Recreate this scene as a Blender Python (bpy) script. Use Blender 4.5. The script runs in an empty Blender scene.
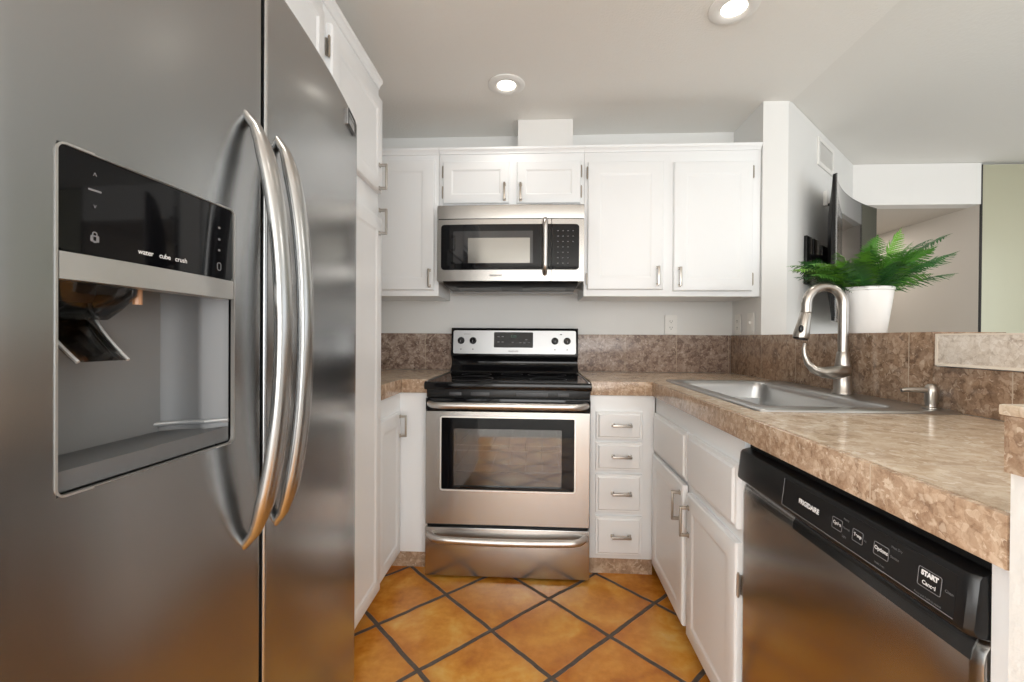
import bpy, bmesh, math, random
from mathutils import Vector, Matrix, noise

SC = bpy.context.scene
COL = SC.collection
V = Vector

# ------------------------------------------------------------------ camera
def camera():
    yaw, pit, rol = .055, -.0056, .0069
    f = V((-math.sin(yaw), math.cos(yaw), 0)); r = V((math.cos(yaw), math.sin(yaw), 0)); u = V((0, 0, 1))
    f2 = f*math.cos(pit) + u*math.sin(pit); u2 = u*math.cos(pit) - f*math.sin(pit)
    r3 = r*math.cos(rol) + u2*math.sin(rol); u3 = u2*math.cos(rol) - r*math.sin(rol)
    cd = bpy.data.cameras.new('camera'); cd.sensor_width = 36; cd.lens = 443.25*36/1024
    cd.clip_start = .02
    co = bpy.data.objects.new('camera', cd); COL.objects.link(co)
    m = Matrix.Identity(4)
    for i, a in enumerate((r3, u3, -f2)):
        for j in range(3): m[j][i] = a[j]
    m.translation = V((0, 0, 1.111))
    co.matrix_world = m
    SC.camera = co
camera()

# ------------------------------------------------------------------ light and exposure
SC.view_settings.view_transform = 'Standard'
SC.view_settings.look = 'None'
SC.view_settings.gamma = 1
SC.view_settings.use_curve_mapping = False
SC.view_settings.exposure = 0.24
SC.cycles.use_denoising = True
SC.cycles.max_bounces = 10
SC.cycles.diffuse_bounces = 5
SC.cycles.glossy_bounces = 5
SC.cycles.caustics_reflective = False
SC.cycles.caustics_refractive = False
SC.cycles.sample_clamp_indirect = 6

w = bpy.data.worlds.new('world'); SC.world = w; w.use_nodes = True
w.node_tree.nodes['Background'].inputs[0].default_value = (.80, .90, 1.0, 1)
w.node_tree.nodes['Background'].inputs[1].default_value = 1.2

def area(name, loc, direction, sx, sy, power, col=(1, 1, 1), shape='RECTANGLE', spread=180):
    l = bpy.data.lights.new(name, 'AREA'); l.shape = shape; l.size = sx
    if shape == 'RECTANGLE': l.size_y = sy
    l.energy = power; l.color = col; l.spread = math.radians(spread)
    o = bpy.data.objects.new(name, l); COL.objects.link(o); o.location = loc
    o.rotation_euler = V(direction).to_track_quat('-Z', 'Y').to_euler()
    return o
area('window_light_rear', (.9, -3.02, 1.30), (0, 1, 0), 3.2, 2.0, 90, (1, .975, .935))
area('window_light_left', (-2.66, -1.75, 1.30), (1, .05, 0), 2.0, 1.7, 84, (1, .98, .95))  # added fill; no window is known on this side
area('window_light_right', (5.02, -.3, 1.35), (-1, 0, 0), 3.4, 1.9, 12, (1, .98, .95))
WARM = (1, .95, .88)
for k, (lx, ly) in enumerate(((-.155, 2.170), (.727, 1.702), (-.155, .75), (.75, .35))):
    area('downlight_%d' % k, (lx, ly, 2.345), (0, 0, -1), .09, .09, .45 if k == 0 else 1.0, WARM, 'DISK', 120)
area('living_room_downlight', (2.6, .8, 2.34), (0, 0, -1), .5, .5, 9, (1, .96, .90), 'DISK')  # added ambient fill, no fixture known here
area('hall_light', (2.65, 4.2, 2.06), (0, 0, -1), .4, .4, 4.5, (1, .94, .87), 'DISK')  # added to brighten the hall, no lamp seen there

# ------------------------------------------------------------------ materials
def mat(name, base=(.8, .8, .8), rough=.5, metal=0.0, spec=.5, coat=0, emis=None, es=0):
    m = bpy.data.materials.new(name); m.use_nodes = True
    b = m.node_tree.nodes['Principled BSDF']
    b.inputs['Base Color'].default_value = (*base, 1)
    b.inputs['Roughness'].default_value = rough
    b.inputs['Metallic'].default_value = metal
    b.inputs['Specular IOR Level'].default_value = spec
    b.inputs['Coat Weight'].default_value = coat
    if emis:
        b.inputs['Emission Color'].default_value = (*emis, 1); b.inputs['Emission Strength'].default_value = es
    return m
class NT:
    def __init__(s, m): s.t = m.node_tree; s.b = s.t.nodes['Principled BSDF']
    def n(s, typ, **kw):
        o = s.t.nodes.new(typ)
        for k, v in kw.items(): setattr(o, k, v)
        return o
    def l(s, a, b): s.t.links.new(a, b)
    def math(s, op, a, b=None, clamp=False):
        o = s.n('ShaderNodeMath', operation=op); o.use_clamp = clamp
        for i, x in enumerate((a, b)):
            if x is None: continue
            if isinstance(x, (int, float)): o.inputs[i].default_value = x
            else: s.l(x, o.inputs[i])
        return o.outputs[0]
    def mix(s, f, a, b):
        o = s.n('ShaderNodeMix', data_type='RGBA')
        for i, x in ((0, f), (6, a), (7, b)):
            if isinstance(x, (int, float)): o.inputs[i].default_value = x
            elif isinstance(x, tuple): o.inputs[i].default_value = (*x, 1)
            else: s.l(x, o.inputs[i])
        return o.outputs[2]
    def ramp(s, f, *stops):
        o = s.n('ShaderNodeValToRGB'); e = o.color_ramp.elements
        while len(e) < len(stops): e.new(.5)
        for k, (p, c) in enumerate(stops): e[k].position = p; e[k].color = (*c, 1)
        s.l(f, o.inputs[0]); return o.outputs[0]
    def noise(s, scale, vec=None, detail=4, rough=.55, dist=0):
        o = s.n('ShaderNodeTexNoise'); o.inputs['Scale'].default_value = scale; o.inputs['Detail'].default_value = detail
        o.inputs['Roughness'].default_value = rough; o.inputs['Distortion'].default_value = dist
        if vec is not None: s.l(vec, o.inputs['Vector'])
        return o.outputs[0]
    def pos(s): return s.n('ShaderNodeNewGeometry').outputs['Position']
    def bump(s, h, strength=.2, dist=.01):
        o = s.n('ShaderNodeBump'); o.inputs['Strength'].default_value = strength; o.inputs['Distance'].default_value = dist
        s.l(h, o.inputs['Height']); s.l(o.outputs[0], s.b.inputs['Normal'])

M = {}
M['cab'] = mat('white_cabinet_paint', (.86, .875, .885), .34)
M['wall'] = mat('wall_paint', (.80, .80, .785), .6)
M['wall2'] = mat('hall_paint', (.62, .57, .51), .6)
M['trimwhite'] = mat('soffit_paint', (.84, .83, .81), .6)
def plaster(name, c, sc, st):
    m = mat(name, c, .8); t = NT(m); t.bump(t.noise(sc, t.pos(), 3), st, .004); return m
M['ceil'] = plaster('ceiling_plaster', (.88, .865, .83), 110, .5)
M['ceil2'] = plaster('smooth_ceiling_plaster', (.84, .825, .79), 60, .25)
M['stucco'] = plaster('rough_white_plaster', (.80, .80, .78), 45, .5)
def steel(name, base, rough, axis, aniso=.6, st=.04):
    # brushed steel: very fine scratches stretched along one axis
    m = mat(name, base, rough, 1.0); t = NT(m)
    mp = t.n('ShaderNodeMapping'); t.l(t.pos(), mp.inputs[0])
    s = {'X': (6, 900, 900), 'Y': (900, 6, 900), 'Z': (900, 900, 6)}[axis]
    mp.inputs['Scale'].default_value = s
    nz = t.noise(1, mp.outputs[0], 2)
    mr = t.n('ShaderNodeMapRange'); t.l(nz, mr.inputs[0])
    mr.inputs[3].default_value = rough - .03; mr.inputs[4].default_value = rough + .04
    t.l(mr.outputs[0], t.b.inputs['Roughness'])
    return m
M['steel_f'] = mat('fridge_satin_steel', (.385, .392, .397), .25, 1.0)
M['steel_fh'] = mat('fridge_handle_steel', (.47, .47, .465), .27, 1.0)
M['steel_r'] = mat('range_satin_steel', (.50, .485, .465), .27, 1.0)
M['steel_d'] = mat('dishwasher_satin_steel', (.50, .49, .475), .18, 1.0)
M['steel_s'] = steel('sink_brushed_steel', (.50, .50, .495), .30, 'Y')
M['steel_m'] = mat('microwave_satin_steel', (.43, .41, .385), .26, 1.0)
M['steel_pol'] = mat('satin_steel_bar', (.64, .615, .59), .32, 1)
M['silver'] = mat('silver_panel', (.50, .505, .51), .36, .7)
M['nickel'] = mat('brushed_nickel', (.43, .40, .365), .28, 1)
M['bronze'] = mat('dull_nickel_pull', (.40, .36, .31), .34, 1)
M['black'] = mat('black_gloss_enamel', (.006, .006, .007), .06, 0, .35)
M['blackp'] = mat('black_plastic', (.008, .008, .0085), .30, 0, .35)
M['blackm'] = mat('black_matte', (.006, .006, .006), .7, 0, .2)
M['glassk'] = mat('black_glass', (.004, .004, .005), .04, 0, .28)
M['greyrec'] = mat('dispenser_liner_grey', (.15, .155, .16), .50, .35)
M['bezel'] = mat('dispenser_silver_trim', (.50, .495, .48), .34, .8)
M['ink'] = mat('white_print', (.80, .80, .80), .5)
M['inkdim'] = mat('grey_print', (.20, .20, .21), .5)
M['inkdark'] = mat('dark_print', (.10, .10, .10), .5)
M['outlet'] = mat('white_plastic', (.86, .85, .82), .35)
M['dark'] = mat('dark_slot', (.03, .03, .03), .6)
M['toe'] = None
M['bulb'] = mat('lit_lamp', (1, 1, 1), .5, emis=(1, .93, .82), es=5)
M['pot'] = mat('white_glazed_pot', (.86, .85, .83), .25)
M['soil'] = mat('dark_soil', (.03, .02, .012), .9)
M['tvscreen'] = mat('tv_screen', (.010, .010, .011), .05, 0, .8)
M['enamel'] = mat('grey_oven_enamel', (.20, .19, .18), .4)
M['rack'] = mat('oven_rack_wire', (.6, .6, .6), .3, 1)
M['mwscreen'] = mat('microwave_mesh_screen', (.30, .29, .27), .12, .6)

def glass_mix(name, tint, a):
    m = bpy.data.materials.new(name); m.use_nodes = True; t = m.node_tree
    for n in list(t.nodes):
        if n.type != 'OUTPUT_MATERIAL': t.nodes.remove(n)
    tr = t.nodes.new('ShaderNodeBsdfTransparent'); tr.inputs[0].default_value = (*tint, 1)
    gl = t.nodes.new('ShaderNodeBsdfGlossy'); gl.inputs['Roughness'].default_value = .05
    mx = t.nodes.new('ShaderNodeMixShader')
    fr = t.nodes.new('ShaderNodeFresnel'); fr.inputs[0].default_value = 1.5
    ad = t.nodes.new('ShaderNodeMath'); ad.operation = 'ADD'; ad.inputs[1].default_value = a; ad.use_clamp = True
    t.links.new(fr.outputs[0], ad.inputs[0]); t.links.new(ad.outputs[0], mx.inputs[0])
    t.links.new(tr.outputs[0], mx.inputs[1]); t.links.new(gl.outputs[0], mx.inputs[2])
    t.links.new(mx.outputs[0], t.nodes['Material Output'].inputs[0])
    return m
M['ovenglass'] = glass_mix('smoked_oven_glass', (.42, .41, .40), .10)
M['smoke'] = glass_mix('smoky_clear_plastic', (.34, .335, .33), .0)
M['smoked'] = glass_mix('clear_plastic_edge', (.70, .70, .69), .05)
M['pane'] = glass_mix('window_glass', (.95, .97, .96), .0)

def floor_mat():
    m = mat('saltillo_tile', rough=.30); t = NT(m)
    s, ang, tx, ty = .3142, .7944, -.3827, 1.8977
    sx = t.n('ShaderNodeSeparateXYZ'); t.l(t.pos(), sx.inputs[0])
    X = t.math('SUBTRACT', sx.outputs[0], tx); Y = t.math('SUBTRACT', sx.outputs[1], ty)
    c, sn = math.cos(ang)/s, math.sin(ang)/s
    # hand made tiles: joints wander a little
    wob = t.math('MULTIPLY', t.math('SUBTRACT', t.noise(7, t.pos(), 2), .5), .05)
    u = t.math('ADD', t.math('ADD', t.math('MULTIPLY', X, c), t.math('MULTIPLY', Y, -sn)), wob)
    v = t.math('ADD', t.math('ADD', t.math('MULTIPLY', X, -sn), t.math('MULTIPLY', Y, -c)), wob)
    def edge(a):
        f = t.math('FRACT', a); return t.math('MINIMUM', f, t.math('SUBTRACT', 1, f))
    e = t.math('MINIMUM', edge(u), edge(v))
    mr = t.n('ShaderNodeMapRange'); mr.interpolation_type = 'SMOOTHSTEP'
    t.l(e, mr.inputs[0]); mr.inputs[1].default_value = .020; mr.inputs[2].default_value = .031
    tile = mr.outputs[0]
    cv = t.n('ShaderNodeCombineXYZ'); t.l(t.math('FLOOR', u), cv.inputs[0]); t.l(t.math('FLOOR', v), cv.inputs[1])
    wn = t.n('ShaderNodeTexWhiteNoise'); t.l(cv.outputs[0], wn.inputs[0])
    off = t.n('ShaderNodeVectorMath', operation='ADD'); t.l(t.pos(), off.inputs[0])
    sc = t.n('ShaderNodeVectorMath', operation='SCALE'); t.l(wn.outputs['Color'], sc.inputs[0]); sc.inputs['Scale'].default_value = 9
    t.l(sc.outputs[0], off.inputs[1])
    big = t.noise(5.5, off.outputs[0], 3, .5, .6)
    fine = t.noise(38, off.outputs[0], 5, .6)
    val = t.math('ADD', t.math('MULTIPLY', big, .75), t.math('MULTIPLY', fine, .25))
    val = t.math('ADD', val, t.math('MULTIPLY', t.math('SUBTRACT', wn.outputs[0], .5), .10))
    colr = t.ramp(val, (.30, (.44, .135, .014)), (.43, (.61, .23, .026)), (.54, (.74, .33, .050)), (.66, (.82, .46, .11)), (.78, (.86, .56, .21)))
    # each tile browner towards its fired rim
    rim = t.n('ShaderNodeMapRange'); t.l(e, rim.inputs[0]); rim.inputs[1].default_value = .02; rim.inputs[2].default_value = .16
    colr = t.mix(t.math('MULTIPLY', t.math('SUBTRACT', 1, rim.outputs[0]), .45), colr, (.50, .16, .024))
    gr = t.mix(t.noise(60, t.pos(), 3), (.060, .047, .037), (.15, .12, .10))
    t.l(t.mix(tile, gr, colr), t.b.inputs['Base Color'])
    ro = t.n('ShaderNodeMapRange'); t.l(tile, ro.inputs[0]); ro.inputs[3].default_value = .8; ro.inputs[4].default_value = .27
    t.l(ro.outputs[0], t.b.inputs['Roughness'])
    h = t.math('ADD', t.math('MULTIPLY', tile, 1.0), t.math('MULTIPLY', fine, .12))
    t.bump(h, .5, .004)
    return m
M['floor'] = floor_mat()
M['carpet'] = plaster('pale_carpet', (.58, .57, .55), 300, .4)  # for unseen floor; neutral colour chosen to cut the orange bounce

def stone(name, cols, rough=.16, scale=1.0, joints=None, grout=(.52, .42, .32), seed=0.0):
    """brecciated brown marble tile; joints = list of (axis, origin, spacing)"""
    m = mat(name, rough=rough); t = NT(m)
    ad = t.n('ShaderNodeVectorMath', operation='ADD'); t.l(t.pos(), ad.inputs[0]); ad.inputs[1].default_value = (seed, seed*1.7, seed*.6)
    P = ad.outputs[0]
    wn = t.n('ShaderNodeTexNoise'); wn.inputs['Scale'].default_value = 9*scale; wn.inputs['Detail'].default_value = 3; t.l(P, wn.inputs['Vector'])
    sc = t.n('ShaderNodeVectorMath', operation='SCALE'); t.l(wn.outputs['Color'], sc.inputs[0]); sc.inputs['Scale'].default_value = .06/scale
    w2 = t.n('ShaderNodeTexNoise'); w2.inputs['Scale'].default_value = 55*scale; w2.inputs['Detail'].default_value = 3; t.l(P, w2.inputs['Vector'])
    s2 = t.n('ShaderNodeVectorMath', operation='SCALE'); t.l(w2.outputs['Color'], s2.inputs[0]); s2.inputs['Scale'].default_value = .028/scale
    a3 = t.n('ShaderNodeVectorMath', operation='ADD'); t.l(P, a3.inputs[0]); t.l(s2.outputs[0], a3.inputs[1])
    a2 = t.n('ShaderNodeVectorMath', operation='ADD'); t.l(a3.outputs[0], a2.inputs[0]); t.l(sc.outputs[0], a2.inputs[1])
    vo = t.n('ShaderNodeTexVoronoi'); vo.inputs['Scale'].default_value = 46*scale; t.l(a2.outputs[0], vo.inputs['Vector'])
    ve = t.n('ShaderNodeTexVoronoi', feature='DISTANCE_TO_EDGE'); ve.inputs['Scale'].default_value = 46*scale; t.l(a2.outputs[0], ve.inputs['Vector'])
    sp = t.n('ShaderNodeSeparateColor'); t.l(vo.outputs['Color'], sp.inputs[0])
    n1 = t.noise(17*scale, a2.outputs[0], 7, .68, .6)
    val = t.math('ADD', t.math('MULTIPLY', sp.outputs[0], .14), t.math('MULTIPLY', n1, .86))
    base = t.ramp(val, (.30, cols[0]), (.43, cols[1]), (.52, cols[2]), (.61, cols[3]), (.74, cols[4]))
    # pale and pinkish clasts of the breccia
    cm = t.n('ShaderNodeMapRange'); cm.interpolation_type = 'SMOOTHSTEP'; t.l(ve.outputs['Distance'], cm.inputs[0]); cm.inputs[1].default_value = .0; cm.inputs[2].default_value = .26
    cl = t.math('MULTIPLY', cm.outputs[0], t.math('MULTIPLY', t.math('GREATER_THAN', sp.outputs[1], .52), .50))
    base = t.mix(cl, base, t.ramp(sp.outputs[2], (.1, cols[1]), (.45, cols[3]), (.85, cols[4])))
    vein = t.n('ShaderNodeMapRange'); t.l(ve.outputs['Distance'], vein.inputs[0]); vein.inputs[1].default_value = 0; vein.inputs[2].default_value = .06
    vein.inputs[3].default_value = .26; vein.inputs[4].default_value = 0
    base = t.mix(vein.outputs[0], base, cols[0])
    fn = t.noise(95*scale, P, 4, .7)
    base = t.mix(t.math('MULTIPLY', t.math('SUBTRACT', fn, .35, True), .9, True), base, cols[3])
    lv = t.noise(30*scale, a2.outputs[0], 2, .5, 1.5)
    lvm = t.n('ShaderNodeMapRange'); t.l(lv, lvm.inputs[0]); lvm.inputs[1].default_value = .63; lvm.inputs[2].default_value = .68; lvm.inputs[4].default_value = .7
    base = t.mix(lvm.outputs[0], base, cols[4])
    if joints:
        sx = t.n('ShaderNodeSeparateXYZ'); t.l(t.pos(), sx.inputs[0])
        k = None
        for ax, o, s in joints:
            f = t.math('FRACT', t.math('DIVIDE', t.math('SUBTRACT', sx.outputs['XYZ'.index(ax)], o), s))
            d = t.math('MULTIPLY', t.math('MINIMUM', f, t.math('SUBTRACT', 1, f)), s)
            g = t.math('LESS_THAN', d, .0014)
            k = g if k is None else t.math('MAXIMUM', k, g)
        base = t.mix(k, base, grout)
    t.l(base, t.b.inputs['Base Color'])
    t.bump(n1, .06, .002)
    return m
BR = ((.075, .046, .036), (.185, .120, .094), (.33, .238, .190), (.43, .335, .275), (.60, .49, .41))
BRD = ((.070, .041, .025), (.18, .108, .066), (.31, .200, .128), (.40, .275, .188), (.56, .43, .32))
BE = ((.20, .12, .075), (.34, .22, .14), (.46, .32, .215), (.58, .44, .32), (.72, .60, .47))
BT = ((.34, .235, .15), (.48, .36, .25), (.60, .48, .355), (.70, .59, .46), (.82, .74, .63))  # edge marble made lighter: window reflection on the top put into the colour
LT = ((.36, .28, .22), (.62, .53, .44), (.74, .66, .57), (.81, .74, .66), (.88, .82, .75))
M['st_back'] = stone('brown_marble_backsplash', BR, .2, 1.35, [('X', .840, .305)], seed=1.3)
M['st_side'] = stone('dark_brown_marble_backsplash', BRD, .18, 1.3, [('Y', 2.351, .302)], seed=4.2)
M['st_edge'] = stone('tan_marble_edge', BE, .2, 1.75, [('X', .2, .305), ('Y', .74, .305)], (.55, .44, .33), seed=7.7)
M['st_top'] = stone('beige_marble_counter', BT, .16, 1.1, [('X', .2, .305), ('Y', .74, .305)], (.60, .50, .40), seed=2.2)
M['st_bar'] = stone('pale_marble_bar_edge', LT, .22, 1.5, None, seed=5.9)
M['st_toe'] = stone('brown_marble_toe_kick', BE, .3, 1, None, seed=9.1)

def fern_mat(name, c1, c2):
    m = mat(name, c1, .45); t = NT(m)
    t.l(t.mix(t.noise(35, t.pos(), 3), c1, c2), t.b.inputs['Base Color'])
    t.b.inputs['Subsurface Weight'].default_value = 0
    return m
M['fern'] = [fern_mat('fern_green', (.045, .155, .018), (.09, .26, .032)),
             fern_mat('fern_bright_green', (.10, .28, .025), (.19, .40, .05)),
             fern_mat('fern_deep_green', (.02, .085, .022), (.045, .16, .035))]

def mirror_mat():
    m = mat('tinted_glass_panel', (.52, .51, .385), .30, .35, .5); return m  # reflected green-yellow tone put into the mirror's colour
M['mirror'] = mirror_mat()

# ------------------------------------------------------------------ mesh helpers
def dot3(a, b): return a[0]*b[0] + a[1]*b[1] + a[2]*b[2]
class MB:
    def __init__(s): s.bm = bmesh.new()
    def box(s, x0, x1, y0, y1, z0, z1, b=0, seg=2):
        x0, x1 = sorted((x0, x1)); y0, y1 = sorted((y0, y1)); z0, z1 = sorted((z0, z1))
        vs = [s.bm.verts.new((x, y, z)) for x in (x0, x1) for y in (y0, y1) for z in (z0, z1)]
        fs = [(0, 1, 3, 2), (4, 6, 7, 5), (0, 4, 5, 1), (2, 3, 7, 6), (0, 2, 6, 4), (1, 5, 7, 3)]
        F = [s.bm.faces.new([vs[i] for i in f]) for f in fs]
        if b > 0:
            ed = list({e for f in F for e in f.edges})
            bmesh.ops.bevel(s.bm, geom=ed, offset=b, segments=seg, affect='EDGES', profile=.6)
        return s
    def fbox(s, o, u, v, n, lu, lv, ln, b=0):
        """box centred on o with half sizes along orthonormal u, v, n"""
        o, u, v, n = V(o), V(u), V(v), V(n)
        vs = [s.bm.verts.new(o + u*a*lu + v*c*lv + n*d*ln) for a in (-1, 1) for c in (-1, 1) for d in (-1, 1)]
        fs = [(0, 1, 3, 2), (4, 6, 7, 5), (0, 4, 5, 1), (2, 3, 7, 6), (0, 2, 6, 4), (1, 5, 7, 3)]
        F = [s.bm.faces.new([vs[i] for i in f]) for f in fs]
        if b > 0:
            bmesh.ops.bevel(s.bm, geom=list({e for f in F for e in f.edges}), offset=b, segments=2, affect='EDGES', profile=.6)
        return s
    def loft(s, rings, closed=True, cap=True):
        R = [[s.bm.verts.new(p) for p in r] for r in rings]
        n = len(R[0])
        for a, b in zip(R, R[1:]):
            for i in range(n if closed else n-1):
                j = (i+1) % n
                try: s.bm.faces.new((a[i], a[j], b[j], b[i]))
                except ValueError: pass
        if cap:
            s.bm.faces.new(R[0][::-1]); s.bm.faces.new(R[-1])
        return s
    def prism(s, poly, axis, a0, a1):
        def P(p, a): return {'X': (a, p[0], p[1]), 'Y': (p[0], a, p[1]), 'Z': (p[0], p[1], a)}[axis]
        return s.loft([[P(p, a0) for p in poly], [P(p, a1) for p in poly]])
    def tube(s, pts, r, seg=12, ref=None, oval=1.0, cap=True):
        pts = [V(p) for p in pts]; n = len(pts)
        rs = r if isinstance(r, (list, tuple)) else [r]*n
        rings = []; up = V(ref) if ref else None
        for i, p in enumerate(pts):
            t = (pts[min(i+1, n-1)] - pts[max(i-1, 0)]).normalized()
            if up is None:
                up = V((0, 0, 1)) if abs(t.z) < .9 else V((1, 0, 0))
            a = (up - t*up.dot(t)).normalized(); b = t.cross(a); up = a if not ref else V(ref)
            rings.append([p + a*math.cos(k*2*math.pi/seg)*rs[i]*oval + b*math.sin(k*2*math.pi/seg)*rs[i] for k in range(seg)])
        return s.loft(rings, True, cap)
    def lathe(s, c, prof, seg=28, axis=(0, 0, 1), cap=True):
        q = V(axis).to_track_quat('Z', 'Y')
        return s.loft([[V(c) + q @ V((r*math.cos(k*2*math.pi/seg), r*math.sin(k*2*math.pi/seg), z)) for k in range(seg)] for r, z in prof], True, cap)
    def sphere(s, c, r, seg=12, sc=(1, 1, 1)):
        return s._sph(c, r, seg, sc)
    def _sph(s, c, r, seg, sc):
        rings = []
        for a in range(seg+1):
            q = max(math.sin(a*math.pi/seg), .002); z = -math.cos(a*math.pi/seg)
            rings.append([V(c) + V((r*q*math.cos(k*math.pi/seg)*sc[0], r*q*math.sin(k*math.pi/seg)*sc[1], r*z*sc[2])) for k in range(2*seg)])
        return s.loft(rings)
    def panel(s, o, u, v, n, w, h, prof):
        """slab whose front steps through concentric rectangles; prof = [(inset, height)...]; o = lower left corner of the back"""
        o, u, v, n = V(o), V(u), V(v), V(n)
        rings = []
        for i, d in prof:
            rings.append([o + u*i + v*i + n*d, o + u*(w-i) + v*i + n*d, o + u*(w-i) + v*(h-i) + n*d, o + u*i + v*(h-i) + n*d])
        return s.loft(rings)
    def rrect(s, o, u, v, n, w, h, r, t, seg=6, ring=None):
        """rounded rectangle slab (or ring of that width), centred on o, thickness t along n"""
        o, u, v, n = V(o), V(u), V(v), V(n)
        def loop(w, h, r):
            L = []
            for cx, cy, a0 in ((1, 1, 0), (-1, 1, 90), (-1, -1, 180), (1, -1, 270)):
                for k in range(seg+1):
                    a = math.radians(a0 + 90*k/seg)
                    L.append((cx*(w/2-r) + r*math.cos(a), cy*(h/2-r) + r*math.sin(a)))
            return L
        A = [o + u*a + v*b for a, b in loop(w, h, r)]
        if ring is None:
            return s.loft([A, [p + n*t for p in A]])
        B = [o + u*a + v*b for a, b in loop(w-2*ring, h-2*ring, max(r-ring, .0005))]
        return s.loft([A, [p + n*t for p in A], [p + n*t for p in B], B, A], True, False)
    def text(s, body, size, o, u, v, align='CENTER', lift=.0006, bold=0):
        cu = bpy.data.curves.new('lettering', 'FONT'); cu.body = body; cu.size = size; cu.align_x = align; cu.align_y = 'CENTER'; cu.offset = bold
        ob = bpy.data.objects.new('lettering', cu); COL.objects.link(ob)
        me = bpy.data.meshes.new_from_object(ob)
        bpy.data.objects.remove(ob); bpy.data.curves.remove(cu)
        u, v = V(u).normalized(), V(v).normalized(); n = u.cross(v); o = V(o)
        vs = [s.bm.verts.new(o + u*p.co.x + v*p.co.y + n*lift) for p in me.vertices]
        for p in me.polygons:
            try: s.bm.faces.new([vs[i] for i in p.vertices])
            except ValueError: pass
        bpy.data.meshes.remove(me)
        return s
    def pull(s, c, along, n, L=.095, out=.028, r=.0045):
        """square bar pull: two posts and a bar"""
        c, a, n = V(c), V(along).normalized(), V(n).normalized(); b = a.cross(n)
        s.fbox(c + n*out, a, b, n, L/2, r*1.15, r*.85, .0012)
        for k in (-1, 1):
            s.fbox(c + a*k*(L/2 - r*1.1) + n*(out/2), a, b, n, r*1.1, r*1.15, out/2, .001)
            s.fbox(c + a*k*(L/2 - r*1.1) + n*.002, a, b, n, r*1.7, r*1.7, .002, .0008)
        return s
    def build(s, name, m, parent=None, kind=None, sharp=35, fix=True):
        if fix: bmesh.ops.recalc_face_normals(s.bm, faces=s.bm.faces[:])
        me = bpy.data.meshes.new(name)
        o = bpy.data.objects.new(name, me); COL.objects.link(o)
        if parent is not None:
            p = parent; off = V((0, 0, 0))
            while p: off += p.location; p = p.parent
            bmesh.ops.translate(s.bm, verts=s.bm.verts[:], vec=-off)
            o.parent = parent
        s.bm.to_mesh(me); s.bm.free()
        for p in me.polygons: p.use_smooth = True
        me.set_sharp_from_angle(angle=math.radians(sharp))
        me.materials.append(m)
        if kind: o['kind'] = kind
        return o
def tag(o, label, cat, group=None):
    o['label'] = label; o['category'] = cat
    if group: o['group'] = group
    return o
def thing(name, label, cat, loc, group=None):
    o = bpy.data.objects.new(name, None); COL.objects.link(o); o.location = loc; o.empty_display_size = .1
    return tag(o, label, cat, group)
def struct(name, mb, m): return mb.build(name, m, None, 'structure')
X, Y, Z = V((1, 0, 0)), V((0, 1, 0)), V((0, 0, 1))

YW, XL = 2.7235, -1.25         # back wall, left wall
XS = 1.17                      # kitchen side of the half wall
ZC = 2.353                      # ceiling
ZT = .914                      # worktop

# ------------------------------------------------------------------ the room
struct('floor', MB().box(-1.40, 1.28, -.9, 2.85, -.06, 0), M['floor'])
struct('floor_living', MB().box(-2.76, 1.28, -3.2, -.9001, -.06, 0).box(-2.76, -1.4001, -.9, .4, -.06, 0).box(1.2801, 5.2, -3.2, 5.6, -.06, 0), M['carpet'])
struct('ceiling', MB().box(-2.76, 1.316, -3.2, 2.85, ZC, ZC+.06), M['ceil'])
struct('ceiling_living', MB().box(1.316, 5.2, -3.2, 3.40, ZC+.012, ZC+.072), M['ceil2'])
struct('wall_back', MB().box(-1.40, 1.298, YW, YW+.12, 0, ZC), M['wall'])
struct('wall_left', MB().box(XL-.12, XL, .25, YW, 0, ZC), M['wall'])
struct('wall_left_dining', MB().box(-2.76, -2.64, -3.1, -2.75, 0, ZC).box(-2.76, -2.64, -.75, .25, 0, ZC).box(-2.76, -2.64, -2.75, -.75, 0, .45).box(-2.76, -2.64, -2.75, -.75, 2.15, ZC), M['wall'])  # unseen wall, left open for the added fill light
struct('wall_dining', MB().box(-2.64, XL-.12, .25, .37, 0, ZC), M['wall'])
struct('wall_column', MB().box(XS, 1.298, 2.38, YW, 0, ZC), M['wall'])
A0, D0 = V((1.298, 2.38, 0)), V((2.236-1.298, 3.283-2.38, 0)).normalized()
ND = V((D0.y, -D0.x, 0))       # diagonal wall faces the living room
def diag(sv, z, off=0): p = A0 + D0*sv + ND*off; return V((p.x, p.y, z))
mb = MB(); q = [diag(0.0, 0), diag(1.297, 0), diag(1.297, 0, -.10), diag(.07, 0, -.10)]
mb.loft([[V((p.x, p.y, z)) for p in q] for z in (0, ZC+.01)]); struct('wall_diagonal', mb, M['wall'])
YH = 3.283
struct('wall_header', MB().box(2.236, 3.10, YH, YH+.10, 2.075, ZC+.01), M['trimwhite'])
struct('ceiling_hall', MB().box(2.10, 3.20, YH+.10, 5.6, 2.075, 2.13), M['wall2'])
struct('wall_hall', MB().box(3.10, 3.20, YH+.012, 5.5, 0, 2.075), M['wall2'])
struct('wall_hall_end', MB().box(1.6, 3.10, 5.4, 5.5, 0, 2.075), M['wall2'])
struct('wall_hall_left', MB().box(2.00, 2.10, YH+.12, 5.4, 0, 2.075), M['wall2'])
struct('wall_living', MB().box(3.205, 5.1, YH+.03, YH+.13, 0, ZC+.01), M['wall'])
mb = MB().box(5.0, 5.12, -3.1, -2.1, 0, ZC+.01).box(5.0, 5.12, 1.5, YH+.03, 0, ZC+.01).box(5.0, 5.12, -2.1, 1.5, 0, .35).box(5.0, 5.12, -2.1, 1.5, 2.2, ZC+.01)
struct('wall_right', mb, M['wall'])
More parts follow.
